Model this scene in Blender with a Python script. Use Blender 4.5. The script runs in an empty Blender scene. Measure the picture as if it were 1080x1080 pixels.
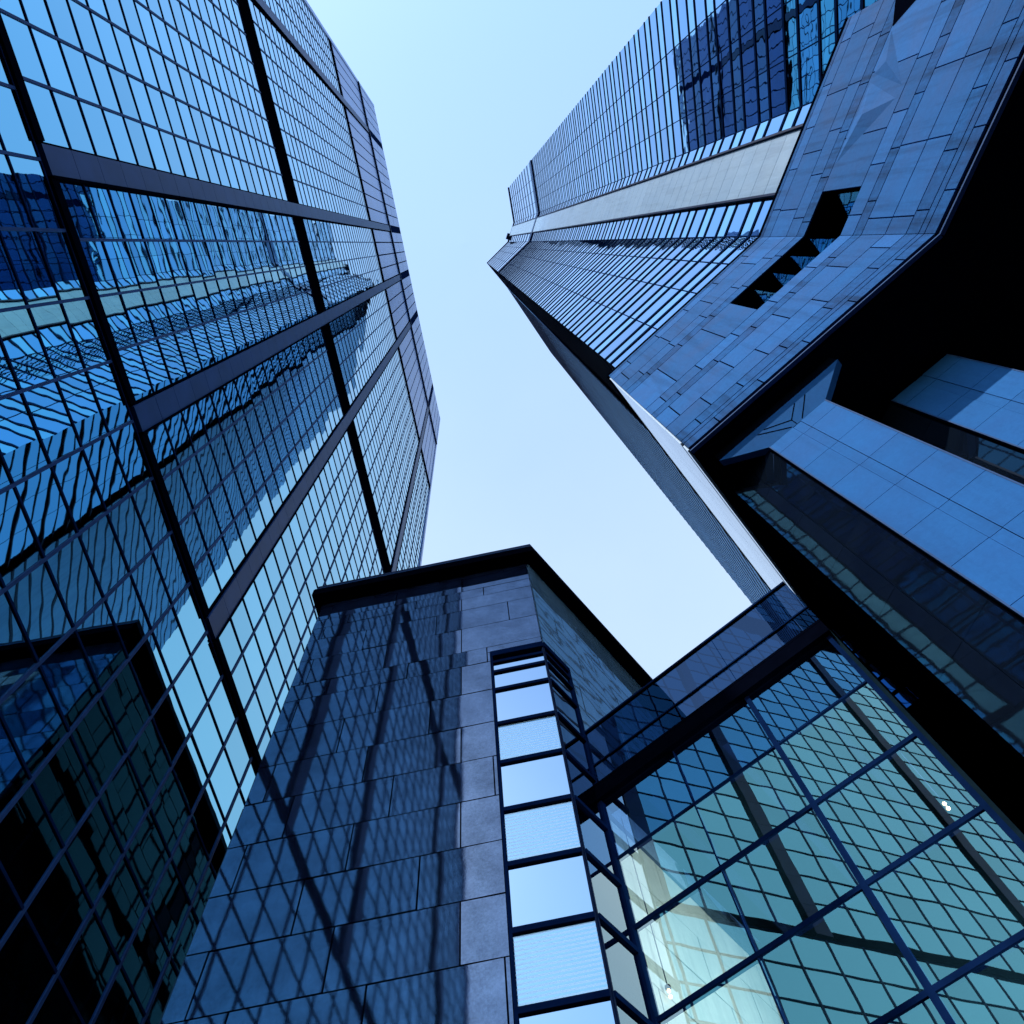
import bpy, math, random
from mathutils import Matrix, Vector
random.seed(7)
SC = bpy.context.scene
COL = SC.collection
CAMZ = 1.6                       # eye height; heights below are given above the eye

# ------------------------------------------------------------------ camera
cam = bpy.data.cameras.new('camera')
camo = bpy.data.objects.new('camera', cam)
COL.objects.link(camo)
fw, zx, zy = 800.0, -51.5, -283.6
zen = Vector((zx, zy, fw)).normalized()
e1 = zen.cross(Vector((0, 1, 0))).normalized()
e2 = zen.cross(e1)
a = math.radians(11.2)
E_, N_ = -e1, -e2
X_ = math.cos(a) * E_ - math.sin(a) * N_
Y_ = math.sin(a) * E_ + math.cos(a) * N_
M = Matrix((X_, Y_, zen))        # camera axes (right, down, forward) -> world
rot = Matrix((M.col[0], -M.col[1], -M.col[2])).transposed()
camo.matrix_world = Matrix.Translation((0, 0, CAMZ)) @ rot.to_4x4()
cam.sensor_width = 36.0
cam.lens = 36.0 * fw / 1080.0
cam.clip_start, cam.clip_end = 0.1, 6000
SC.camera = camo

# ------------------------------------------------------------------ sky, sun, exposure
SUN_AZ, SUN_EL = 247.0, 46.5
VEIL = (.95, .92, .6)
world = bpy.data.worlds.new('World')
SC.world = world
world.use_nodes = True
wn = world.node_tree
bg = wn.nodes['Background']
sky = wn.nodes.new('ShaderNodeTexSky')
sky.sky_type = 'NISHITA'
sky.sun_disc = False
sky.sun_elevation = math.radians(SUN_EL)
sky.sun_rotation = math.radians(90.0 - SUN_AZ)
sky.air_density = 1.48
sky.dust_density = 0.35
sky.ozone_density = 4.2
# a thin bright veil of high cloud, thickest towards the north (low in the view)
tc = wn.nodes.new('ShaderNodeTexCoord')
sx_ = wn.nodes.new('ShaderNodeSeparateXYZ'); wn.links.new(tc.outputs['Generated'], sx_.inputs[0])
mr = wn.nodes.new('ShaderNodeMapRange'); mr.interpolation_type = 'SMOOTHSTEP'
mr.inputs['From Min'].default_value = -.5; mr.inputs['From Max'].default_value = .62
wn.links.new(sx_.outputs[1], mr.inputs['Value'])
nz = wn.nodes.new('ShaderNodeTexNoise'); nz.inputs['Scale'].default_value = 2.2; nz.inputs['Detail'].default_value = 5
wn.links.new(tc.outputs['Generated'], nz.inputs['Vector'])
mv = wn.nodes.new('ShaderNodeMath'); mv.operation = 'MULTIPLY'
wn.links.new(mr.outputs[0], mv.inputs[0])
mz = wn.nodes.new('ShaderNodeMapRange'); mz.inputs['To Min'].default_value = .7; mz.inputs['To Max'].default_value = 1.3
wn.links.new(nz.outputs['Fac'], mz.inputs['Value']); wn.links.new(mz.outputs[0], mv.inputs[1])
veil = wn.nodes.new('ShaderNodeMix'); veil.data_type = 'RGBA'; veil.blend_type = 'ADD'
veil.inputs[7].default_value = (VEIL[0], VEIL[1], VEIL[2], 1)
wn.links.new(mv.outputs[0], veil.inputs[0]); wn.links.new(sky.outputs[0], veil.inputs[6])
wn.links.new(veil.outputs[2], bg.inputs[0])
bg.inputs[1].default_value = 0.15

sun = bpy.data.lights.new('sun', 'SUN')
sun.energy = 2.0
sun.angle = math.radians(0.5)
sun.color = (1.0, 0.95, 0.88)
suno = bpy.data.objects.new('sun', sun)
COL.objects.link(suno)
sd = Vector((math.cos(math.radians(SUN_EL)) * math.cos(math.radians(SUN_AZ)),
             math.cos(math.radians(SUN_EL)) * math.sin(math.radians(SUN_AZ)),
             math.sin(math.radians(SUN_EL))))
suno.rotation_euler = sd.to_track_quat('Z', 'Y').to_euler()
suno.location = (0, -60, 260)

SC.view_settings.view_transform = 'Standard'
SC.view_settings.look = 'None'
SC.view_settings.exposure = 1.2
SC.view_settings.gamma = 1.0
SC.render.engine = 'CYCLES'
SC.cycles.max_bounces = 12
SC.cycles.glossy_bounces = 8
SC.cycles.transparent_max_bounces = 12
SC.cycles.caustics_reflective = False
SC.cycles.caustics_refractive = False

# ------------------------------------------------------------------ materials
def nodes(name):
    m = bpy.data.materials.new(name)
    m.use_nodes = True
    return m, m.node_tree.nodes, m.node_tree.links, m.node_tree.nodes['Principled BSDF']

def setp(b, **k):
    for key, v in k.items():
        b.inputs[key.replace('_', ' ')].default_value = v

def mathn(N, L, op, x, y):
    n = N.new('ShaderNodeMath'); n.operation = op
    for i, v in enumerate((x, y)):
        if hasattr(v, 'links'): L.new(v, n.inputs[i])
        else: n.inputs[i].default_value = v
    return n.outputs[0]

def coords(N, L, scale=(1, 1, 1)):
    g = N.new('ShaderNodeNewGeometry')
    mp = N.new('ShaderNodeMapping')
    mp.inputs['Scale'].default_value = scale
    L.new(g.outputs['Position'], mp.inputs['Vector'])
    return mp.outputs[0], g

def noise(N, L, vec, scale, detail=3, rough=.5):
    n = N.new('ShaderNodeTexNoise')
    n.inputs['Scale'].default_value = scale
    n.inputs['Detail'].default_value = detail
    n.inputs['Roughness'].default_value = rough
    L.new(vec, n.inputs['Vector'])
    return n.outputs['Fac']

def ramp(N, L, fac, stops):
    r = N.new('ShaderNodeValToRGB')
    el = r.color_ramp.elements
    el[0].position, el[0].color = stops[0][0], (*stops[0][1], 1)
    el[1].position, el[1].color = stops[-1][0], (*stops[-1][1], 1)
    for p, c in stops[1:-1]:
        e = el.new(p); e.color = (*c, 1)
    L.new(fac, r.inputs[0])
    return r.outputs[0]

def mixc(N, L, fac, c1, c2, mode='MIX'):
    m = N.new('ShaderNodeMix'); m.data_type = 'RGBA'; m.blend_type = mode
    for i, v in ((0, fac), (6, c1), (7, c2)):
        if hasattr(v, 'links'): L.new(v, m.inputs[i])
        else: m.inputs[i].default_value = v if i == 0 else (*v, 1)
    return m.outputs[2]

def bump(N, L, h, strength, dist, into):
    b = N.new('ShaderNodeBump')
    b.inputs['Strength'].default_value = strength
    b.inputs['Distance'].default_value = dist
    L.new(h, b.inputs['Height'])
    L.new(b.outputs[0], into)
    return b

def mirror_glass(name, tint, var=.12, wob=.02, wscale=.55, rough=.012):
    """coated reflective curtain wall glass, slightly uneven from pane to pane"""
    m, N, L, b = nodes(name)
    vec, g = coords(N, L)
    rnd = g.outputs['Random Per Island']
    lo = tuple(c * (1 - var) for c in tint); hi = tuple(min(1, c * (1 + var)) for c in tint)
    L.new(ramp(N, L, rnd, [(0, lo), (1, hi)]), b.inputs['Base Color'])
    setp(b, Metallic=1.0, Roughness=rough)
    bump(N, L, noise(N, L, vec, wscale, 2, .45), 1.0, wob, b.inputs['Normal'])
    return m

def stone(name, c1, c2, rough=.6, ior=1.5, speck=.25, streak=.35, panelvar=.12, bumpd=.004, wob=0.0, fine=9, spec=.5, stint=(1, 1, 1)):
    m, N, L, b = nodes(name)
    vec, g = coords(N, L)
    svec, _ = coords(N, L, (1.6, 1.6, .12))
    n1 = noise(N, L, vec, .7, 4, .6)
    base = ramp(N, L, n1, [(.3, c1), (.7, c2)])
    sp = noise(N, L, vec, fine, 3, .75)
    base = mixc(N, L, 1.0, base, ramp(N, L, sp, [(.25, (1 - speck,) * 3), (.75, (1 + speck,) * 3)]), 'MULTIPLY')
    st = noise(N, L, svec, 1.3, 5, .65)
    base = mixc(N, L, 1.0, base, ramp(N, L, st, [(.34, (1 - streak,) * 3), (.52, (1, 1, 1))]), 'MULTIPLY')
    base = mixc(N, L, 1.0, base, ramp(N, L, g.outputs['Random Per Island'], [(0, (1 - panelvar,) * 3), (1, (1 + panelvar,) * 3)]), 'MULTIPLY')
    L.new(base, b.inputs['Base Color'])
    rr = mathn(N, L, 'ADD', mathn(N, L, 'MULTIPLY', n1, rough * .4), rough * .8)
    L.new(rr, b.inputs['Roughness'])
    setp(b, IOR=ior)
    b.inputs['Specular IOR Level'].default_value = spec
    b.inputs['Specular Tint'].default_value = (*stint, 1)
    h = mathn(N, L, 'MULTIPLY', sp, bumpd)
    if wob:
        h = mathn(N, L, 'ADD', h, mathn(N, L, 'MULTIPLY', noise(N, L, vec, .5, 2, .4), wob))
    bump(N, L, h, 1.0, 1.0, b.inputs['Normal'])
    return m

def plain(name, col, rough=.45, metal=0.0, var=.15, scale=2.0, ior=1.5, spec=.08):
    m, N, L, b = nodes(name)
    vec, g = coords(N, L)
    n = noise(N, L, vec, scale, 4, .6)
    L.new(ramp(N, L, n, [(.3, tuple(c * (1 - var) for c in col)), (.7, tuple(c * (1 + var) for c in col))]), b.inputs['Base Color'])
    setp(b, Roughness=rough, Metallic=metal, IOR=ior)
    b.inputs['Specular IOR Level'].default_value = spec
    return m

def clear_glass(name, tint, refl, rtint, wob=.0025, wscale=.5):
    """see-through glazing: coloured transmission plus a coated reflection"""
    m, N, L, b = nodes(name)
    N.remove(b)
    out = N['Material Output']
    vec, g = coords(N, L)
    tr = N.new('ShaderNodeBsdfTransparent'); tr.inputs[0].default_value = (*tint, 1)
    gl = N.new('ShaderNodeBsdfGlossy'); gl.inputs['Color'].default_value = (*rtint, 1); gl.inputs['Roughness'].default_value = .01
    bp = bump(N, L, noise(N, L, vec, wscale, 2, .45), 1.0, wob, gl.inputs['Normal'])
    fr = N.new('ShaderNodeLayerWeight'); fr.inputs['Blend'].default_value = .35
    f = mathn(N, L, 'ADD', mathn(N, L, 'MULTIPLY', fr.outputs['Facing'], .45), refl)
    mx = N.new('ShaderNodeMixShader')
    L.new(f, mx.inputs[0]); L.new(tr.outputs[0], mx.inputs[1]); L.new(gl.outputs[0], mx.inputs[2])
    L.new(mx.outputs[0], out.inputs[0])
    return m

def const_glass(name, tint):
    """deep blue glass that stays dark at a grazing view"""
    m, N, L, b = nodes(name); N.remove(b)
    vec, g = coords(N, L)
    gl = N.new('ShaderNodeBsdfGlossy'); gl.inputs['Color'].default_value = (*tint, 1); gl.inputs['Roughness'].default_value = .015
    bump(N, L, noise(N, L, vec, .5, 2, .45), 1.0, .008, gl.inputs['Normal'])
    L.new(gl.outputs[0], N['Material Output'].inputs[0])
    return m

def fritted_glass(name, tint):
    """mirror glass printed with fine pale horizontal lines"""
    m, N, L, b = nodes(name)
    vec, g = coords(N, L)
    sx = N.new('ShaderNodeSeparateXYZ'); L.new(vec, sx.inputs[0])
    fr = mathn(N, L, 'FRACT', mathn(N, L, 'MULTIPLY', sx.outputs[2], 9.0), 0)
    band = mathn(N, L, 'GREATER_THAN', fr, .5)
    L.new(mixc(N, L, band, (.22, .38, .49), (.42, .56, .62)), b.inputs['Base Color'])
    L.new(mathn(N, L, 'MULTIPLY', band, .3), b.inputs['Roughness'])
    L.new(mathn(N, L, 'SUBTRACT', 1.0, mathn(N, L, 'MULTIPLY', band, .35)), b.inputs['Metallic'])
    return m

M_LTGLASS = mirror_glass('blue mirror glass', (.21, .53, .63), .11, .006, .38)
M_RTGLASS = mirror_glass('tower glass light', (.22, .53, .66), .14, .012, .45)
M_RTGLASS2 = mirror_glass('tower glass deep', (.15, .38, .60), .14, .012, .45)
M_EGLASS = const_glass('side glass', (.15, .36, .62))
M_DGLASS = mirror_glass('dark glass', (.03, .09, .22), .2, .015, .5)
M_SLOT = mirror_glass('slot glass', (.10, .24, .36), .2, .012, .5)
M_BAYGLASS = mirror_glass('bay window glass', (.27, .385, .48), .05, .004, .5)
M_FRIT = fritted_glass('lined glass', (.4, .6, .8))
M_FRAME = plain('dark anodised frame', (.003, .013, .055), .6, 0, .2, 2.0, 1.5, 0.0)
M_FRAME2 = plain('blue grey metal frame', (.008, .018, .055), .5, 0, .2, 2.0, 1.5, .03)
M_PIER = plain('blue grey metal pier panel', (.011, .030, .11), .38, 0, .22, .5)
M_MULL = plain('slate blue mullion', (.018, .045, .14), .5, 0, .2, 2.0, 1.5, .03)
M_LOUVRE = plain('black louvre', (.0012, .0025, .008), .7, 0, .2, 2.0, 1.5, 0.0)
M_CROWN = plain('violet grey crown panel', (.030, .10, .32), .25, .3, .2, .2, 1.5, .3)
M_BLACK = plain('black metal', (.0012, .002, .006), .8, 0, .2, 2.0, 1.5, 0.0)
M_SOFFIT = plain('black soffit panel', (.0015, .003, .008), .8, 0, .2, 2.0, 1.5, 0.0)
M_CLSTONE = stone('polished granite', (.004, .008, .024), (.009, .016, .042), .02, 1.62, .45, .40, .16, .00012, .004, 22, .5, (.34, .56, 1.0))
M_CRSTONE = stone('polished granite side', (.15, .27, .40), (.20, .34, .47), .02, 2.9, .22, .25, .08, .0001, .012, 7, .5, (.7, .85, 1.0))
def polish(mat, tint, f0, f1):
    """gives a stone a mirror polish of uneven strength"""
    N, L = mat.node_tree.nodes, mat.node_tree.links
    b = N['Principled BSDF']; b.inputs['Specular IOR Level'].default_value = 0
    gl = N.new('ShaderNodeBsdfGlossy'); gl.inputs['Color'].default_value = (*tint, 1); gl.inputs['Roughness'].default_value = .025
    L.new(b.inputs['Normal'].links[0].from_socket, gl.inputs['Normal'])
    vec, g = coords(N, L)
    mr = N.new('ShaderNodeMapRange')
    for k, v in (('From Min', .3), ('From Max', .7), ('To Min', f0), ('To Max', f1)): mr.inputs[k].default_value = v
    L.new(mathn(N, L, 'ADD', mathn(N, L, 'MULTIPLY', noise(N, L, vec, 1.1, 7, .65), .55), mathn(N, L, 'MULTIPLY', noise(N, L, vec, 14, 4, .8), .45)), mr.inputs['Value'])
    mx = N.new('ShaderNodeMixShader')
    L.new(mr.outputs[0], mx.inputs[0]); L.new(b.outputs[0], mx.inputs[1]); L.new(gl.outputs[0], mx.inputs[2])
    L.new(mx.outputs[0], N['Material Output'].inputs[0])
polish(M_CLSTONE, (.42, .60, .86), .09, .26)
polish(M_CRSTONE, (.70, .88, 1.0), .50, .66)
M_ENDSTONE = stone('dark end granite', (.003, .006, .02), (.006, .011, .03), .03, 1.45, .3, .3, .1, .0001, .006, 7, .25)
M_S1 = stone('blue grey stone cladding', (.017, .100, .30), (.024, .128, .36), .8, 1.45, .10, .26, .17, .002, 0, 6, .06)
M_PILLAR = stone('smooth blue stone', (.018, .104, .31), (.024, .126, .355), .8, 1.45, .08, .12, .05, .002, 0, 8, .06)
M_PALE = stone('pale stone', (.20, .31, .43), (.235, .35, .47), .4, 1.5, .05, .15, .05, .001, 0, 6, .15)
M_PALE3 = stone('pale joint stone', (.17, .36, .70), (.22, .43, .78), .8, 1.5, .05, .15, .06, .001, 0, 6, .04)
M_S1W = stone('weathered stone course', (.013, .072, .22), (.021, .110, .31), .8, 1.45, .22, .5, .10, .002, 0, 5, .04)
M_PALE2 = stone('polished pale stone', (.55, .68, .80), (.62, .74, .84), .06, 2.3, .05, .12, .05, .0003, 0, 6)
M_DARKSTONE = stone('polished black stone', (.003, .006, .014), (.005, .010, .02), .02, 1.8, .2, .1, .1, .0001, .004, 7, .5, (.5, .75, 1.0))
M_ATGLASS = clear_glass('hall glass', (.84, .93, .90), .46, (1.0, .90, .62))
M_ATGLASS_TOP = clear_glass('blue film glass', (.26, .42, .66), .34, (.42, .62, .72))
M_PARAPET = clear_glass('smoked glass', (.05, .09, .17), .02, (.12, .24, .42), .004)
M_LOBBYGLASS = const_glass('lobby strip glass', (.30, .42, .36))
M_INSTONE = stone('pale hall stone', (.55, .62, .60), (.64, .70, .68), .4, 1.45, .06, .12, .06, .001, 0, 6, .2)
M_GROUND = plain('grey paving', (.025, .03, .04), .8, 0, .25, .4)
M_TRIM = plain('light metal trim', (.03, .075, .19), .6, 0, .15, 2.0, 1.5, .03)
M_HALLWALL = plain('dark hall lining', (.006, .016, .026), .8, 0, .2, 2.0, 1.5, 0.0)
mL, N, L, b = nodes('warm lamp')
setp(b, Base_Color=(.9, .8, .6, 1), Roughness=.4)
b.inputs['Emission Color'].default_value = (1.0, .55, .2, 1)
b.inputs['Emission Strength'].default_value = 2.2
M_LAMP = mL

# ------------------------------------------------------------------ mesh helpers
class MB:
    """collects quads, boxes and prisms and links them as ONE mesh object"""
    def __init__(s): s.v = []; s.f = []
    def quad(s, *p):
        n = len(s.v); s.v += [tuple(q) for q in p]; s.f.append(tuple(range(n, n + len(p))))
    def box8(s, p):
        n = len(s.v); s.v += [tuple(q) for q in p]
        for f in ((0, 1, 2, 3), (7, 6, 5, 4), (0, 4, 5, 1), (1, 5, 6, 2), (2, 6, 7, 3), (3, 7, 4, 0)):
            s.f.append(tuple(n + i for i in f))
    def prism(s, poly, z0, z1):
        n = len(s.v); k = len(poly)
        s.v += [(x, y, z0) for x, y in poly] + [(x, y, z1) for x, y in poly]
        s.f.append(tuple(n + i for i in reversed(range(k)))); s.f.append(tuple(n + k + i for i in range(k)))
        for i in range(k):
            j = (i + 1) % k; s.f.append((n + i, n + j, n + k + j, n + k + i))
    def build(s, name, mat, parent=None, stuff=False):
        me = bpy.data.meshes.new(name); me.from_pydata(s.v, [], s.f); me.update()
        me.materials.append(mat)
        o = bpy.data.objects.new(name, me); COL.objects.link(o)
        if parent: o.parent = parent
        if stuff: o['kind'] = 'stuff'
        return o

class Wall:
    """vertical wall plane: start point, heading in degrees, outward side"""
    def __init__(s, p, deg, out):
        s.p = Vector((p[0], p[1])); r = math.radians(deg)
        s.d = Vector((math.cos(r), math.sin(r)))
        n = Vector((-s.d.y, s.d.x)); s.n = n * out
    def at(s, u, z, o=0.0):
        q = s.p + s.d * u + s.n * o
        return (q.x, q.y, z + CAMZ)
    def box(s, mb, u0, u1, z0, z1, o0, o1):
        if u1 < u0: u0, u1 = u1, u0
        mb.box8([s.at(u0, z0, o0), s.at(u1, z0, o0), s.at(u1, z0, o1), s.at(u0, z0, o1),
                 s.at(u0, z1, o0), s.at(u1, z1, o0), s.at(u1, z1, o1), s.at(u0, z1, o1)])
    def slab(s, mb, u0, u1, z0, z1, o0, o1):
        """cladding slab, its face a hair out of true like real panels"""
        a, b = random.gauss(0, .005) * (u1 - u0) / 2, random.gauss(0, .005) * (z1 - z0) / 2
        mb.box8([s.at(u0, z0, o0), s.at(u1, z0, o0), s.at(u1, z0, o1 + a - b), s.at(u0, z0, o1 - a - b),
                 s.at(u0, z1, o0), s.at(u1, z1, o0), s.at(u1, z1, o1 + a + b), s.at(u0, z1, o1 - a + b)])
    def pane(s, mb, u0, u1, z0, z1, o=0.0, t=0.0):
        if t:
            tu, tz = random.gauss(0, t) * (u1 - u0) / 2, random.gauss(0, t) * (z1 - z0) / 2
        else: tu = tz = 0
        q = [s.at(u0, z0, o - tu - tz), s.at(u1, z0, o + tu - tz), s.at(u1, z1, o + tu + tz), s.at(u0, z1, o - tu + tz)]
        mb.quad(*q)

def empty(name, loc, label, cat, group=None):
    o = bpy.data.objects.new(name, None); COL.objects.link(o); o.location = loc
    o['label'] = label; o['category'] = cat
    if group: o['group'] = group
    return o

def child(mb, name, mat, root, stuff=False, label=None):
    o = mb.build(name, mat, None, stuff)
    o.parent = root; o.matrix_parent_inverse = Matrix.Translation(root.location).inverted()
    if label: o['label'] = label
    return o

def sub(mb, name, mat, part):
    o = mb.build(name, mat); o.parent = part; o.matrix_parent_inverse = part.matrix_parent_inverse.copy()
    o.matrix_parent_inverse = Matrix()
    return o

def frange(a0, a1, n): return [a0 + (a1 - a0) * i / n for i in range(n + 1)]

# ------------------------------------------------------------------ ground
g = MB(); g.quad((-3000, -3000, 0), (3000, -3000, 0), (3000, 3000, 0), (-3000, 3000, 0))
ground = g.build('ground', M_GROUND); ground['kind'] = 'structure'

# ------------------------------------------------------------------ left glass tower
LT = Wall((-14.0, 0.0), 90.0, -1)                   # facade runs along +y, faces +x
lt = empty('glass_tower', (-40, 4, 0), 'tall blue mirror glass tower with broad vertical piers on the left of the view', 'tower')
YA, YB, ROOF = -31.5, 39.9, 190.0
ROW = 2.135
T1, T2, T3 = 30.3, 73.0, 131.0
piers = [4.2 + dx for dx in (-27.3, -9.45, 0, 9.45, 27.3)]
PW = .62
edges = [YA] + [q for c in piers for q in (c - PW, c + PW)] + [YB]
bays = [(edges[i], edges[i + 1]) for i in range(0, len(edges), 2)]
cols = []
for (b0, b1) in bays:
    k = max(1, round((b1 - b0) / 2.07)); cols.append(frange(b0, b1, k))
def rows(z0, z1):
    return frange(z0, z1, max(1, round((z1 - z0) / ROW)))
zgroups = [(-1.3, T1 - .3), (T1 + .3, T2 - 2.2), (T2 + 2.2, T3 - .7)]
ce = [YA] + piers + [YB]
cols0 = [frange(ce[i], ce[i + 1], round((ce[i + 1] - ce[i]) / 2.3)) for i in range(len(ce) - 1)]
panes = []
for (z0, z1) in zgroups:
    zs = rows(z0, z1)
    for i in range(len(zs) - 1):
        for c in (cols0 if z0 < 0 else cols):
            for j in range(len(c) - 1): panes.append((c[j], c[j + 1], zs[i], zs[i + 1]))
# the hundred panes that show largest are parts of their own, the rest is one part
def seen(p):
    y, z = (p[0] + p[1]) / 2, (p[2] + p[3]) / 2
    return y * y + z * z + 196 if (15 < z and y < 20 and y > -10) else 1e9
panes.sort(key=seen)
rest = MB()
for i, p in enumerate(panes):
    mb = rest if i >= 96 else MB()
    LT.pane(mb, p[0], p[1], p[2], p[3], 0, .0028)
    if i < 96: child(mb, 'window_pane', M_LTGLASS, lt)
child(rest, 'window_pane', M_LTGLASS, lt, True)
fr = MB(); ver = MB()
for (z0, z1) in zgroups:
    for z in rows(z0, z1):
        for (b0, b1) in (((YA, YB),) if z0 < 0 else bays): LT.box(fr, b0, b1, z - .05, z + .05, -.05, .04)
    for c in (cols0 if z0 < 0 else cols):
        for y in (c[1:] if z0 < 0 else c[1:-1]): LT.box(ver, y - .055, y + .055, z0, z1, -.04, .05)
child(fr, 'floor_transom', M_FRAME, lt); child(ver, 'window_mullion', M_MULL, lt)
for c in piers:
    z = T1 - .1; pm = MB()
    while z < 163:
        LT.box(pm, c - PW + .1, c + PW - .1, z + .012, min(z + ROW, 163) - .012, -.1, .16); z += ROW
    pp = child(pm, 'pier', M_PIER, lt)
    rv = MB()
    for s in (-1, 1): LT.box(rv, c + s * (PW - .045) - .055, c + s * (PW - .045) + .055, T1 - .1, 163, -.2, .06 if s < 0 else .2)
    sub(rv, 'pier_reveal', M_BLACK, pp)
for (za, zb, deep) in ((T1 - .25, T1 + .25, .16), (T3 - .7, T3 + .7, .12)):
    mb = MB()
    for (b0, b1) in bays: LT.box(mb, b0 + .01, b1 - .01, za, zb, -.2, deep)
    child(mb, 'floor_band', M_BLACK, lt)
mb = MB()
for (b0, b1) in bays:
    LT.box(mb, b0 + .01, b1 - .01, T2 - 2.2, T2 + 2.2, -.9, -.6)
    for z in frange(T2 - 2.1, T2 + 2.1, 12): LT.box(mb, b0 + .02, b1 - .02, z - .05, z + .05, -.55, .06)
child(mb, 'louvre_band', M_LOUVRE, lt)
cp = MB(); cl = MB()
zs = (T3 + .7, 162.8, 163.2, 176, ROOF)
for i in range(len(zs) - 1):
    for c in cols:
        ys = c
        if i == 1: continue
        for j in range(len(ys) - 1):
            LT.box(cp, ys[j] + .10, ys[j + 1] - .10, zs[i] + .12, zs[i + 1] - .12, -.1, .04 if i < 2 else .10)
child(cp, 'crown_panel', M_CROWN, lt)
LT.box(cl, YA + .1, YB - .1, T3 + .7, ROOF - .2, -.5, -.03)
child(cl, 'crown_backing', M_FRAME, lt)
mb = MB(); LT.box(mb, YA, YB, 162.6, 163.4, -.2, .30); child(mb, 'crown_rail', M_FRAME2, lt)
mb = MB()
for y in (YA, YB): LT.box(mb, y - .28, y + .28, -1.6, ROOF, -.5, .16)
child(mb, 'corner_post', M_CROWN, lt)
mb = MB(); LT.box(mb, YA + .05, YB - .05, -1.6, ROOF - .4, -52, -.95)
child(mb, 'tower_body', M_DGLASS, lt)
mb = MB(); LT.box(mb, YA, YB, ROOF - .4, ROOF + .1, -52, .1); child(mb, 'roof', M_FRAME2, lt)

# ------------------------------------------------------------------ granite building in the middle
Q = Vector((.17, 14.2))
CL = Wall(Q, 179.0, 1); CL.n = Vector((-CL.d.y, CL.d.x)); CL.n = CL.n if CL.n.y < 0 else -CL.n
CR = Wall(Q, 60.0, -1)
UL = 9.62
cb = empty('granite_building', (-4, 20, 0), 'dark polished granite block with black roof overhang and a corner strip of windows', 'building')
zj = [32.05, 31.67, 30.41, 29.63, 28.58, 26.95, 25.15, 24.1, 22.3, 20.45, 18.74, 17.04, 15.37, 13.70, 12.02, 10.35, 8.7, 7.0, 5.3, 3.6, 1.9, .2, -1.6]
BZ = [24.75, 24.0, 23.35, 22.22, 20.29, 18.39, 16.43, 14.53, 12.63, 10.78, 8.9, 7.0, 5.1, 3.2, 1.3, -1.6]
BU, BR = 1.96, 1.54
def courses(wall, mb, u0, u1, zlist, first, step, cut=None, gap=.02, th=.05):
    for i in range(len(zlist) - 1):
        za, zb = zlist[i + 1], zlist[i]
        st = step if isinstance(step, (int, float)) else step[i % len(step)]
        us = [u0]; u = first[i % len(first)]
        while u < u1 - .15:
            if u > u0 + .15: us.append(u)
            u += st
        us.append(u1)
        for j in range(len(us) - 1):
            a0, a1 = us[j], us[j + 1]
            ztop = zb
            if cut:
                cu0, cu1, cz = cut
                if za < cz:
                    if zb > cz + .05:
                        if a0 < cu1:                       # piece above the opening
                            wall.box(mb, a0 + gap, a1 - gap, cz + gap, zb - gap, -.03, th)
                            if a1 > cu1 + .1: wall.box(mb, cu1 + gap, a1 - gap, za + gap, cz - gap, -.03, th)
                            continue
                    if a1 <= cu1: continue
                    a0 = max(a0, cu1)
            wall.slab(mb, a0 + gap, a1 - gap, za + gap, ztop - gap, -.03, th)
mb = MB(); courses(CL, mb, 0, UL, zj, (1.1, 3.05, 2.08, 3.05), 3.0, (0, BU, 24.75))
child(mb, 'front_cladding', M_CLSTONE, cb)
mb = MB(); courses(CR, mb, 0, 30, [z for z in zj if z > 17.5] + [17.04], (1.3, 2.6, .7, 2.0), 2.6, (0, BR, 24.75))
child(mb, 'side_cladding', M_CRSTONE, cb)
mb = MB(); courses(CR, mb, 0, 30, [z for z in zj if z < 17.5], (1.3, 2.6, .7, 2.0), 2.6, (0, BR, 24.75))
child(mb, 'hall_cladding', M_INSTONE, cb, False, 'pale stone cladding inside the glass hall')
PL = CL.at(UL, 0)
LW = Wall((PL[0], PL[1]), 90.0, 1)
mb = MB(); courses(LW, mb, 0, 34, zj, (1.5, 3.0), 3.0)
child(mb, 'end_cladding', M_ENDSTONE, cb)
core = MB()
R1 = CR.at(30, 0); 
i1, i2, i3 = CL.at(BU, 0, -.06), CL.at(UL - .06, 0, -.06), (PL[0] + .06, 48.0)
core.prism([CL.at(.06, 0, -.06)[:2], CR.at(29.9, 0, -.06)[:2], (14, 48), i3, i2[:2]], 24.8 + CAMZ, 32.1 + CAMZ)
c1 = CL.at(BU + .05, 0, -.06)[:2]; c2 = CL.at(BU + .05, 0, -1.2)[:2]; c3 = CR.at(BR + .05, 0, -1.2)[:2]; c4 = CR.at(BR + .05, 0, -.06)[:2]
core.prism([c1, c2, c3, c4, CR.at(29.9, 0, -.06)[:2], (14, 48), i3, i2[:2]], 0, 24.8 + CAMZ)
child(core, 'building_core', M_BLACK, cb)
# roof overhang
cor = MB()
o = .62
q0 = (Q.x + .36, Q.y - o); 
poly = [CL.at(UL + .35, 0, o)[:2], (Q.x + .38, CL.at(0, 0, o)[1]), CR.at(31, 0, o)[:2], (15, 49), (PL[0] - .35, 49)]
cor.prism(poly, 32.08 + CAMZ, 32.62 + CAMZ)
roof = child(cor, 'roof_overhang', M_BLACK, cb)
cor = MB()
poly2 = [CL.at(UL + .27, 0, o - .08)[:2], (Q.x + .32, CL.at(0, 0, o - .08)[1]), CR.at(31, 0, o - .08)[:2], (15, 49), (PL[0] - .27, 49)]
cor.prism(poly2, 32.62 + CAMZ, 33.1 + CAMZ)
child(cor, 'roof_fascia', M_FRAME2, cb)
tr_ = MB(); CL.box(tr_, -.1, UL + .3, 32.60, 32.645, o - .1, o + .015); child(tr_, 'roof_trim', M_TRIM, cb)
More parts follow.
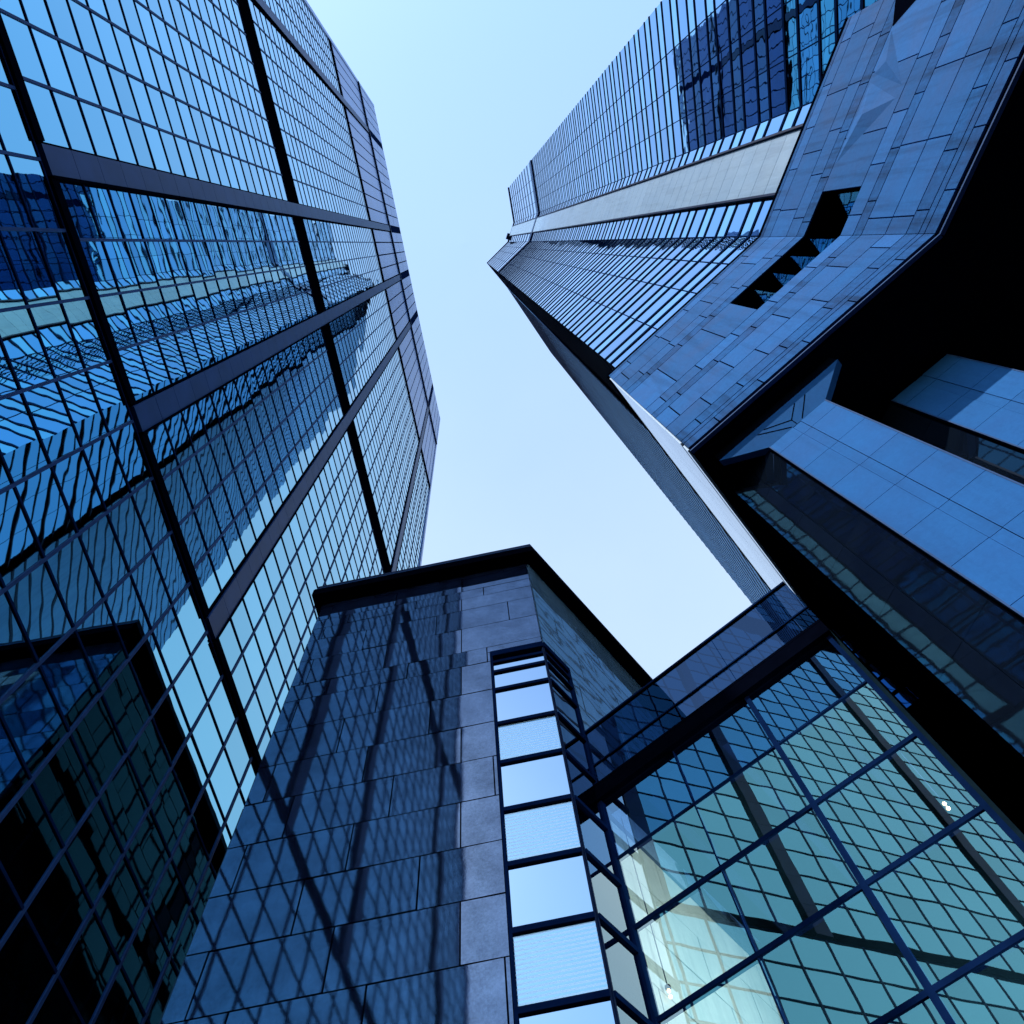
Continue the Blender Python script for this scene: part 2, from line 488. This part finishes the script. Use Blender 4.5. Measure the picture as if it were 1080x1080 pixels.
# corner strip of windows
bw = MB()
for z in BZ[1:-1]:
    h = .075
    CL.box(bw, .04, BU, z - h, z + h, -.1, .07)
    CR.box(bw, .04, BR, z - h, z + h, -.1, .07)
CL.box(bw, .0, BU, 24.42, 24.75, -.1, .08); CR.box(bw, .0, BR, 24.42, 24.75, -.1, .08)
CL.box(bw, BU - .08, BU, -1.6, 24.42, -.12, .075); CR.box(bw, BR - .1, BR, -1.6, 24.42, -.12, .075)
wf = child(bw, 'window_frame', M_FRAME, cb)
bl = MB(); CL.box(bl, 0.0, .05, -1.6, 24.4, -.1, .03); CR.box(bl, 0.0, .05, -1.6, 24.4, -.1, .03)
child(bl, 'corner_mullion', M_FRAME2, cb)
for i in range(1, len(BZ) - 1):
    lined = i in (4, 6, 8, 10, 12)
    for w, ue in ((CL, BU - .08), (CR, BR - .1)):
        pb = MB(); w.pane(pb, .05, ue, BZ[i + 1] + .1, BZ[i] - .1, .0, .0008)
        child(pb, 'window_pane', M_FRIT if (lined and w is CL) else M_BAYGLASS, cb, False,
              'pane with fine pale horizontal lines' if (lined and w is CL) else None)

# ------------------------------------------------------------------ right tower: faceted glass shaft
rt = empty('faceted_tower', (45, 20, 0), 'faceted blue glass tower with a pale stone stripe above the stone podium', 'tower')
H = 305.0
K0, K1, K2 = Vector((20.2, -16.0)), Vector((20.2, -3.86)), Vector((16.77, 2.59))
K3, K4, K5 = Vector((7.62, 8.53)), Vector((13.7, 19.1)), Vector((26.3, 46.2))
def wall_between(p, q, inside):
    w = Wall(p, math.degrees(math.atan2(q.y - p.y, q.x - p.x)), 1)
    mid = (p + q) / 2
    if (Vector(inside) - mid).dot(w.n) > 0: w.n = -w.n
    w.len = (q - p).length
    return w
INS = (40, 20)
A = wall_between(K1, K0, INS); B = wall_between(K1, K2, INS); C = wall_between(K2, K3, INS)
Ew = wall_between(K3, K4, INS); D = wall_between(K4, K5, INS)
ZB, FL, CR_Z = 38.0, 4.5, 205.0
def facade(w, u0, u1, vlines, name, th=.16, fl=FL, alt=.42, mats=(M_RTGLASS, M_RTGLASS2), proud=.05):
    p1, p2, f = MB(), MB(), MB()
    us = [u0] + vlines + [u1]
    z = ZB; k = 0
    while z < H - .5:
        top = min(z + fl, H)
        zm = min(z + fl * alt, H)
        for i in range(len(us) - 1):
            w.pane(p1, us[i] + .02, us[i + 1] - .02, z, zm, 0, .0012)
            if top > zm: w.pane(p2, us[i] + .02, us[i + 1] - .02, zm, top, 0, .0012)
        for zz in (z, zm):
            if z < CR_Z or k % 2 == 0: w.box(f, u0, u1, zz - th, zz + th, -.06, proud)
        z = top; k += 1
    child(p1, 'window_pane', mats[0], rt, True); child(p2, 'spandrel_pane', mats[1], rt, True)
    for u in us[1:-1] or [u0 + .03, u1 - .03]: w.box(f, u - .03, u + .03, ZB, H, -.05, .03)
    child(f, 'facade_frame', M_FRAME, rt)
facade(A, 0, A.len, [2.7, 5.4, 8.1], 'A', .13)
S0, S1_, S2 = 1.35, 5.1, B.len
facade(B, 0, S0, [], 'B1', .15); facade(B, S1_, S2, [], 'B2', .15)
facade(C, 0, C.len, [2.2, 4.6, 7.6], 'C', .17)
dm = MB(); z = ZB
while z < H:
    D.box(dm, 0, D.len, z + .22, min(z + 2.25, H) - .22, -.1, .02); z += 2.25
child(dm, 'side_cladding', M_PALE3, rt)
dj = MB(); z = ZB
while z < H:
    D.box(dj, 0, D.len, z - .17, z + .17, -.1, .06); z += 2.25
child(dj, 'cladding_joint', M_FRAME2, rt)
st = MB(); z = ZB
while z < H:
    B.box(st, S0 + .12, S1_ - .12, z + .02, min(z + FL / 2, H) - .02, -.1, .14); z += FL / 2
stripe = child(st, 'stone_stripe', M_PALE, rt)
mb = MB(); B.box(mb, S0 - .02, S0 + .12, ZB, H, -.15, .3); B.box(mb, S1_ - .12, S1_ + .02, ZB, H, -.15, .3)
child(mb, 'stripe_edge', M_FRAME2, rt)
mb = MB(); fn = MB()
for z in frange(ZB, H, 59):
    for u in frange(0, Ew.len, 4)[:-1]: Ew.pane(mb, u + .03, u + Ew.len / 4 - .03, z + .05, min(z + 4.48, H), -.5, .002)
    Ew.box(fn, 0, Ew.len, z - .09, z + .09, -.55, -.36)
    Ew.box(fn, 0, Ew.len, z + 2.2, z + 2.3, -.55, -.44)
child(mb, 'window_pane', M_EGLASS, rt, True); child(fn, 'sun_fin', M_FRAME2, rt)
core = MB()
core.prism([(K0 + Vector((.5, 0)))[:], (K1 + Vector((.5, 0)))[:], (K2 + Vector((.5, .3)))[:], (K3 + Vector((1.0, .3)))[:], (K4 + Vector((1.0, -.35)))[:], (K5 + Vector((.6, -.3)))[:], (62, 46), (62, -16)], ZB + CAMZ, H + CAMZ - .3)
child(core, 'tower_core', M_FRAME, rt)
mb = MB()
for w in (A, B, C):
    w.box(mb, 0, w.len, CR_Z - 1.2, CR_Z + 1.2, -.1, .26)
child(mb, 'crown_band', M_TRIM, rt)
mb = MB()
mb.prism([(K0 + Vector((-.2, -.2)))[:], (K1 + Vector((-.2, 0)))[:], (K2 + Vector((-.2, -.1)))[:], (K3 + Vector((-.2, 0)))[:], K4[:], K5[:], (62, 46), (62, -16)], H + CAMZ - .3, H + CAMZ + .5)
child(mb, 'roof', M_FRAME2, rt)
ru = MB(); B.box(ru, 4.2, 6.4, H + .5, H + 4.0, -3, 1.0); child(ru, 'roof_gantry', M_FRAME2, rt)

# ------------------------------------------------------------------ right tower: stone podium
sp = empty('stone_podium', (30, 8, 0), 'blue grey stone clad podium hanging out over a black soffit on the right', 'building')
F = Vector((14.8, 2.34))
S1A = Wall(F, 118.0, 1); S1A.d = -S1A.d                     # u runs away from the fold towards the right of the view
if S1A.n.x > 0: S1A.n = -S1A.n
S1B = Wall(F, 147.0, 1)
if S1B.n.y > 0: S1B.n = -S1B.n
UA, UB = 10.1, 10.15
G = F + S1A.d * UA; S = F + S1B.d * UB
SS = Wall(S, 61.0, 1)
if SS.n.x > 0: SS.n = -SS.n
zc = [39.85, 39.5, 38.55, 36.55, 35.4, 34.6, 31.2, 30.15, 29.5, 27.8, 26.45, 25.7, 25.36, 24.75]
def slabs(wall, u1, flip, slot, last):
    mbs = (MB(), MB())
    for i in range(len(zc) - 1):
        za, zb = zc[i + 1], zc[i]
        h = zb - za
        weathered = h < .95
        mb = MB() if weathered else mbs[0]
        step = 1.9 if h < 1.2 else 2.6
        u = random.uniform(.6, 1.8) if h > .5 else u1
        us = [0.0]
        while u < u1 - .3:
            us.append(u); u += step
        us.append(u1)
        for j in range(len(us) - 1):
            a0, a1 = us[j], us[j + 1]
            if i == 5:                                    # the course with the slot
                if a1 <= slot: continue
                a0 = max(a0, slot)
            wall.box(mb, a0 + .026, a1 - .026, za + .026, zb - .026, -.04, .05)
        if weathered: child(mb, 'weathered_course', M_S1W, sp, False, 'narrow streaked course of stone')
    return child(mbs[0], 'stone_cladding', M_S1, sp)
slabs(S1A, UA, False, 1.9, 0); slabs(S1B, UB, True, 4.15, 0)
# recessed saw-tooth windows in the slot
sl = MB(); sg = MB(); sf = MB()
def tooth(w, u0, u1, deep0, deep1):
    sg.quad(w.at(u0, 31.2, -deep0), w.at(u1, 31.2, -deep1), w.at(u1, 34.6, -deep1), w.at(u0, 34.6, -deep0))
    w.box(sf, u1 - .02, u1 + .02, 31.2, 34.6, -1.5, -.14)
    sf.quad(w.at(u0, 34.58, .0), w.at(u1, 34.58, .0), w.at(u1, 34.58, -1.5), w.at(u0, 34.58, -1.5))
for k in range(4): tooth(S1B, 4.15 - 1.03 * k, 4.15 - 1.03 * (k + 1), 1.15, .1)
tooth(S1A, 0.02, 1.9, 1.2, .3)
child(sg, 'slot_glass', M_SLOT, sp); child(sf, 'slot_fin', M_BLACK, sp)
# relief of folded panels and a dark opening on the right hand wall
rl = MB()
def tri(w, pts, o1):
    n = len(rl.v); rl.v += [w.at(u, z, .045) for u, z in pts] + [w.at(sum(p[0] for p in pts) / 3, sum(p[1] for p in pts) / 3, o1)]
    for i in range(3): rl.f.append((n + i, n + (i + 1) % 3, n + 3))
tri(S1A, [(3.0, 34.5), (6.3, 34.4), (5.2, 31.5)], .24)
tri(S1A, [(6.6, 34.4), (8.3, 34.5), (5.6, 31.4)], .2)
child(rl, 'folded_relief', M_S1, sp)
op = MB(); op.quad(S1A.at(8.4, 34.5, .06), S1A.at(9.3, 33.0, .06), S1A.at(10.0, 34.2, .06), S1A.at(10.0, 35.6, .06)); child(op, 'wall_opening', M_BLACK, sp)
# pale return wall
mb = MB()
for i in range(len(zc) - 1):
    if zc[i] - zc[i + 1] < .5: continue
    u = 0
    while u < 27:
        SS.box(mb, u + .012, min(u + 3.4, 27) - .012, zc[i + 1] + .012, zc[i] - .012, -.04, .05); u += 3.4
child(mb, 'return_wall', M_PALE2, sp)
inner = [(F + Vector((.15, .15)))[:], (S + Vector((.3, .12)))[:], SS.at(27, 0, -.06)[:2], (62, 31), (62, -6.5), (G + Vector((.1, .1)))[:]]
mb = MB(); mb.prism(inner, 34.6 + CAMZ, 39.8 + CAMZ)
inner2 = [(F + Vector((1.5, .9)))[:], (S + Vector((1.9, .75)))[:], SS.at(27, 0, -1.6)[:2], (62, 31), (62, -6.5), (G + Vector((1.6, .6)))[:]]
mb.prism(inner2, 31.2 + CAMZ, 34.6 + CAMZ)
mb.prism(inner, 24.72 + CAMZ, 31.2 + CAMZ)
child(mb, 'podium_core', M_BLACK, sp)
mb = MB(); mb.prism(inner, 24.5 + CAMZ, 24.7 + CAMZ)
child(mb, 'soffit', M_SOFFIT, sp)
mb = MB()
for w, u1 in ((S1A, UA), (S1B, UB)):
    w.box(mb, 0.0, u1, 24.5, 24.57, -.12, .03)
child(mb, 'drip_trim', M_TRIM, sp)
for w, u1 in ((S1A, UA), (S1B, UB)):
    mb = MB(); w.box(mb, 0.0, u1, 24.58, 24.74, -.2, -.02); child(mb, 'shadow_gap', M_BLACK, sp)
for w, u1 in ((S1A, UA), (S1B, UB), (SS, 27)):
    mb = MB(); w.box(mb, -.02, u1, 39.86, 40.05, -.5, .09); child(mb, 'roof_flashing', M_BLACK, sp)

# ------------------------------------------------------------------ stone pillars under the podium
NV = Vector((math.cos(math.radians(57)), math.sin(math.radians(57))))
TV = Vector((math.cos(math.radians(147)), math.sin(math.radians(147))))
def nt(n, t): return NV * n + TV * t
def pillar(n, t0, t1, label, ztop, deep, capital):
    """n: distance of the stone face, t0 (right) < t1 (left)"""
    b0 = nt(n, (t0 + t1) / 2)
    root = empty('stone_pillar', (b0.x, b0.y, 0), label, 'pillar', 'stone pillars under the podium')
    W = Wall(nt(n, t0), 147.0, 1)
    if W.n.dot(NV) > 0: W.n = -W.n
    wd = t1 - t0
    mb = MB(); mid0, mid1 = wd * .44, wd * .58
    zs = [ztop]; z = ztop - .8
    while z > -1.6: zs.append(z); z -= 1.75
    zs.append(-1.6)
    for i in range(len(zs) - 1):
        for a0, a1, o in ((0, mid0, .06), (mid0, mid1, .045), (mid1, wd, .06)):
            W.box(mb, a0 + .006, a1 - .006, zs[i + 1] + .008, zs[i] - .008, -.03, o)
    child(mb, 'stone_face', M_PILLAR, root)
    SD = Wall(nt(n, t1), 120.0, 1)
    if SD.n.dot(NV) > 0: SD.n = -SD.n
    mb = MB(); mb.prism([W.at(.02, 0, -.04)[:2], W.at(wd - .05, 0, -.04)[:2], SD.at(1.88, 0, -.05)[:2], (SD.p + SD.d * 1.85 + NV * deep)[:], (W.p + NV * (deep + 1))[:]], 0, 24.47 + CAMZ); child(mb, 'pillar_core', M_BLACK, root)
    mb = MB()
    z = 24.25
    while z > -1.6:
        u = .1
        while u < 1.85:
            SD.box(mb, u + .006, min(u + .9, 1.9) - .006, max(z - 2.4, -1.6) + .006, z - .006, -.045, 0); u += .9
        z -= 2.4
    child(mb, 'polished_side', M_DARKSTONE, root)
    mb = MB(); W.box(mb, wd - .02, wd + .02, -1.6, ztop, -.05, .07); W.box(mb, -.02, .02, -1.6, ztop, -.05, .07); child(mb, 'edge_trim', M_TRIM, root)
    if capital:
        cp = MB(); lines = MB()
        top = [nt(10.68, -1.46), nt(10.68, -6.32)]
        zt, zb = 23.88, ztop
        a0 = Vector((*top[0], zt + CAMZ)); a1 = Vector((*top[1], zt + CAMZ))
        b0 = Vector(W.at(0, zb, .06)); b1 = Vector(W.at(wd, zb, .06))
        cp.quad(a0, a1, b0, b1)
        back = Vector((NV.x, NV.y, 0)) * .25
        n0 = len(cp.v); cp.v += [tuple(q + back) for q in (a0, a1, b0, b1)]
        cp.f += [(n0 + 3, n0 + 2, n0 + 1, n0), (0, n0, n0 + 1, 1), (1, n0 + 1, n0 + 2, 2), (3, n0 + 3, n0, 0)]
        CW = Wall(nt(10.68, -6.32), 147.0, 1)
        if CW.n.dot(NV) > 0: CW.n = -CW.n
        cap = child(cp, 'capital', M_PILLAR, root)
        mb = MB(); CW.box(mb, 0.02, 4.84, 23.89, 24.48, -.4, -.01); child(mb, 'shaded_collar', M_SOFFIT, root)  # collar takes the black soffit material to stand for shade under the soffit
        # dark joints in the capital
        nrm = (a1 - a0).cross(b1 - a0).normalized()
        if nrm.dot(Vector((NV.x, NV.y, 0))) > 0: nrm = -nrm
        def line(p, q, wdt):
            d = (q - p).normalized(); s = d.cross(nrm) * wdt; off = nrm * .006
            lines.quad(p - s + off, p + s + off, q + s + off, q - s + off)
        def pt(s, t):                                       # s across the top, t down to the pillar
            return (a0.lerp(a1, s)).lerp(b1.lerp(b0, s), t)
        line(pt(.26, .25), pt(.42, .96), .018); line(pt(.32, .25), pt(.50, .72), .018)
        line(pt(.62, .25), pt(.50, .72), .018); line(pt(.72, .25), pt(.60, .96), .018); line(pt(.5, .72), pt(.5, .98), .014)
        sub(lines, 'capital_joint', M_BLACK, cap)
    return root
pillar(11.13, -5.07, -2.87, 'blue stone pillar with a flared capital right beside the glass hall', 23.0, 10.2, True)
pillar(13.28, -9.16, -6.97, 'blue stone pillar further right, its top in the shadow of the soffit', 24.2, 8.0, False)

# ------------------------------------------------------------------ glass hall between granite building and podium
T0 = Vector((.94, 15.54))
GW = Wall(T0, -31.0, 1)
if GW.n.dot(NV) > 0: GW.n = -GW.n
WID = 7.93
gh = empty('glass_hall', (5, 15, 0), 'teal glass hall with a smoked parapet between the granite block and the stone pillar', 'hall')
gz = [17.5, 15.38, 13.27, 11.02, 8.8, 6.6, 4.4, 2.2, 0, -1.55]
gu = [0, 2.6, 5.17, WID]
for i in range(len(gz) - 1):
    for j in range(3):
        mb = MB(); GW.pane(mb, gu[j] + .02, gu[j + 1] - .02, gz[i + 1] + .02, gz[i] - .02, 0, .0012)
        child(mb, 'window_pane', M_ATGLASS_TOP if i == 0 else M_ATGLASS, gh, False, 'deep blue pane of the top row' if i == 0 else None)
for i, z in enumerate(gz[1:-1]):
    mb = MB(); w = .03 if i == 0 else .055
    GW.box(mb, 0, WID, z - w, z + w, -.12, .035); child(mb, 'transom', M_FRAME, gh)
for u, w, o in ((0.03, .05, .05), (2.6, .014, .025), (5.17, .065, .05), (WID - .04, .06, .06)):
    mb = MB(); GW.box(mb, u - w, u + w, -1.6, 17.5, -.16, o); child(mb, 'mullion', M_FRAME, gh)
mb = MB(); GW.box(mb, 0, WID + .1, 17.5, 18.0, -.5, .2); GW.box(mb, 0, WID + .1, 18.12, 18.22, -.3, .12)
child(mb, 'roof_beam', M_BLACK, gh)
for j in range(3):
    mb = MB(); GW.pane(mb, gu[j], gu[j + 1] + (.1 if j == 2 else .02), 18.2, 20.72, .02 + .004 * j, 0); child(mb, 'parapet_pane', M_PARAPET, gh)
mb = MB(); GW.box(mb, 0, WID + .1, 20.7, 20.78, -.04, .08); GW.box(mb, 0, WID + .1, 19.05, 19.1, -.04, .06); child(mb, 'parapet_rail', M_FRAME, gh)
mb = MB()
for u in (1.3, 3.9, 6.5): GW.box(mb, u - .09, u + .09, 17.1, 17.48, -9, -.5)
child(mb, 'roof_rafter', M_FRAME2, gh)
mb = MB(); GW.pane(mb, 0, WID, 0, .001)
mb = MB(); mb.quad(GW.at(.2, 17.75, -.5), GW.at(WID, 17.75, -.5), GW.at(WID + .3, 17.75, -9.5), GW.at(.2, 17.75, -9.5)); child(mb, 'ceiling', M_HALLWALL, gh)
BKW = Wall(nt(21.5, 8.5), 147 + 180, 1)
mb = MB(); 
bw_ = Wall(nt(21.7, -.25), 147.0, 1)
if bw_.n.dot(NV) > 0: bw_.n = -bw_.n
bw_.box(mb, -.3, 9.6, -1.6, 17.9, -.3, 0); child(mb, 'hall_back_wall', M_HALLWALL, gh)
rw = Wall(nt(13.95, -.25), 57.0, 1)
mb = MB(); rw.box(mb, 0, 7.8, -1.6, 17.9, -.12, .12); child(mb, 'hall_side_wall', M_HALLWALL, gh)

# dark lobby wall in the gap beside the pillar
lb = empty('lobby_wall', (*nt(17.6, -1.5), 0), 'black wall with two slender glass strips in the gap beside the pillar', 'wall')
LBW = Wall(nt(17.5, -.1), 147.0 + 180, 1)                     # u runs to the right of the view
if LBW.n.dot(NV) > 0: LBW.n = -LBW.n
mb = MB(); LBW.box(mb, -.3, 12, -1.6, 24.25, -.4, 0); child(mb, 'wall_panel', M_SOFFIT, lb)
def strip(t0, t1, zs, mat):
    for i in range(len(zs) - 1):
        mb = MB(); LBW.pane(mb, t0, t1, zs[i + 1] + .09, zs[i] - .09, .05, .004); child(mb, 'glass_strip', mat, lb)
strip(.42, .95, [22.4, 21.6, 20.8, 20.0, 19.2, 18.4, 17.6], M_DGLASS)
strip(1.25, 1.72, [19.9, 16.8, 13.7, 10.6, 7.5], M_LOBBYGLASS)
strip(1.25, 1.72, [23.6, 22.2, 21, 20.0], M_DGLASS)

# ------------------------------------------------------------------ hall lamps and added fill light
def lamp(x, y, z, label):
    r = empty('pendant_lamp', (x, y, z + CAMZ), label, 'lamp', 'lit lamps inside the glass hall')
    for dz in (0, -.14):
        mb = MB(); k = 10
        for i in range(k):
            for j in range(6):
                def P(ii, jj):
                    th, ph = 2 * math.pi * ii / k, math.pi * jj / 6
                    return (x + .045 * math.cos(th) * math.sin(ph), y + .045 * math.sin(th) * math.sin(ph), z + CAMZ + dz + .045 * math.cos(ph))
                mb.quad(P(i, j), P(i + 1, j), P(i + 1, j + 1), P(i, j + 1))
        child(mb, 'bulb', M_LAMP, r)
    mb = MB(); mb.prism([(x - .012, y - .012), (x + .012, y - .012), (x + .012, y + .012), (x - .012, y + .012)], z + CAMZ + .06, 17.4 + CAMZ)
    child(mb, 'rod', M_FRAME2, r)
    mb = MB(); mb.prism([(x + .07 * math.cos(i * math.pi / 5), y + .07 * math.sin(i * math.pi / 5)) for i in range(10)], z + CAMZ + .05, z + CAMZ + .11)
    child(mb, 'cap', M_BLACK, r)
al = bpy.data.lights.new('hall_fill_light', 'AREA'); al.shape = 'RECTANGLE'; al.size = 5.5; al.size_y = 9.5  # added area light that brightens the hall wall, not a real fitting
al.energy = 1050; al.color = (.78, .95, .95)
alo = bpy.data.objects.new('hall_fill_light', al); COL.objects.link(alo)
lp = nt(17.2, -.1)
alo.matrix_world = Matrix(((NV.x, 0, -TV.x, lp.x), (NV.y, 0, -TV.y, lp.y), (0, 1, 0, 10.2 + CAMZ), (0, 0, 0, 1)))
alo['label'] = 'added fill light along the right side wall inside the glass hall'; alo['category'] = 'light'
lamp(8.0, 13.0, 12.75, 'small warm lamp behind the glass near the right edge of the hall')
lamp(1.44, 16.05, 12.02, 'small warm lamp behind the glass beside the corner windows')
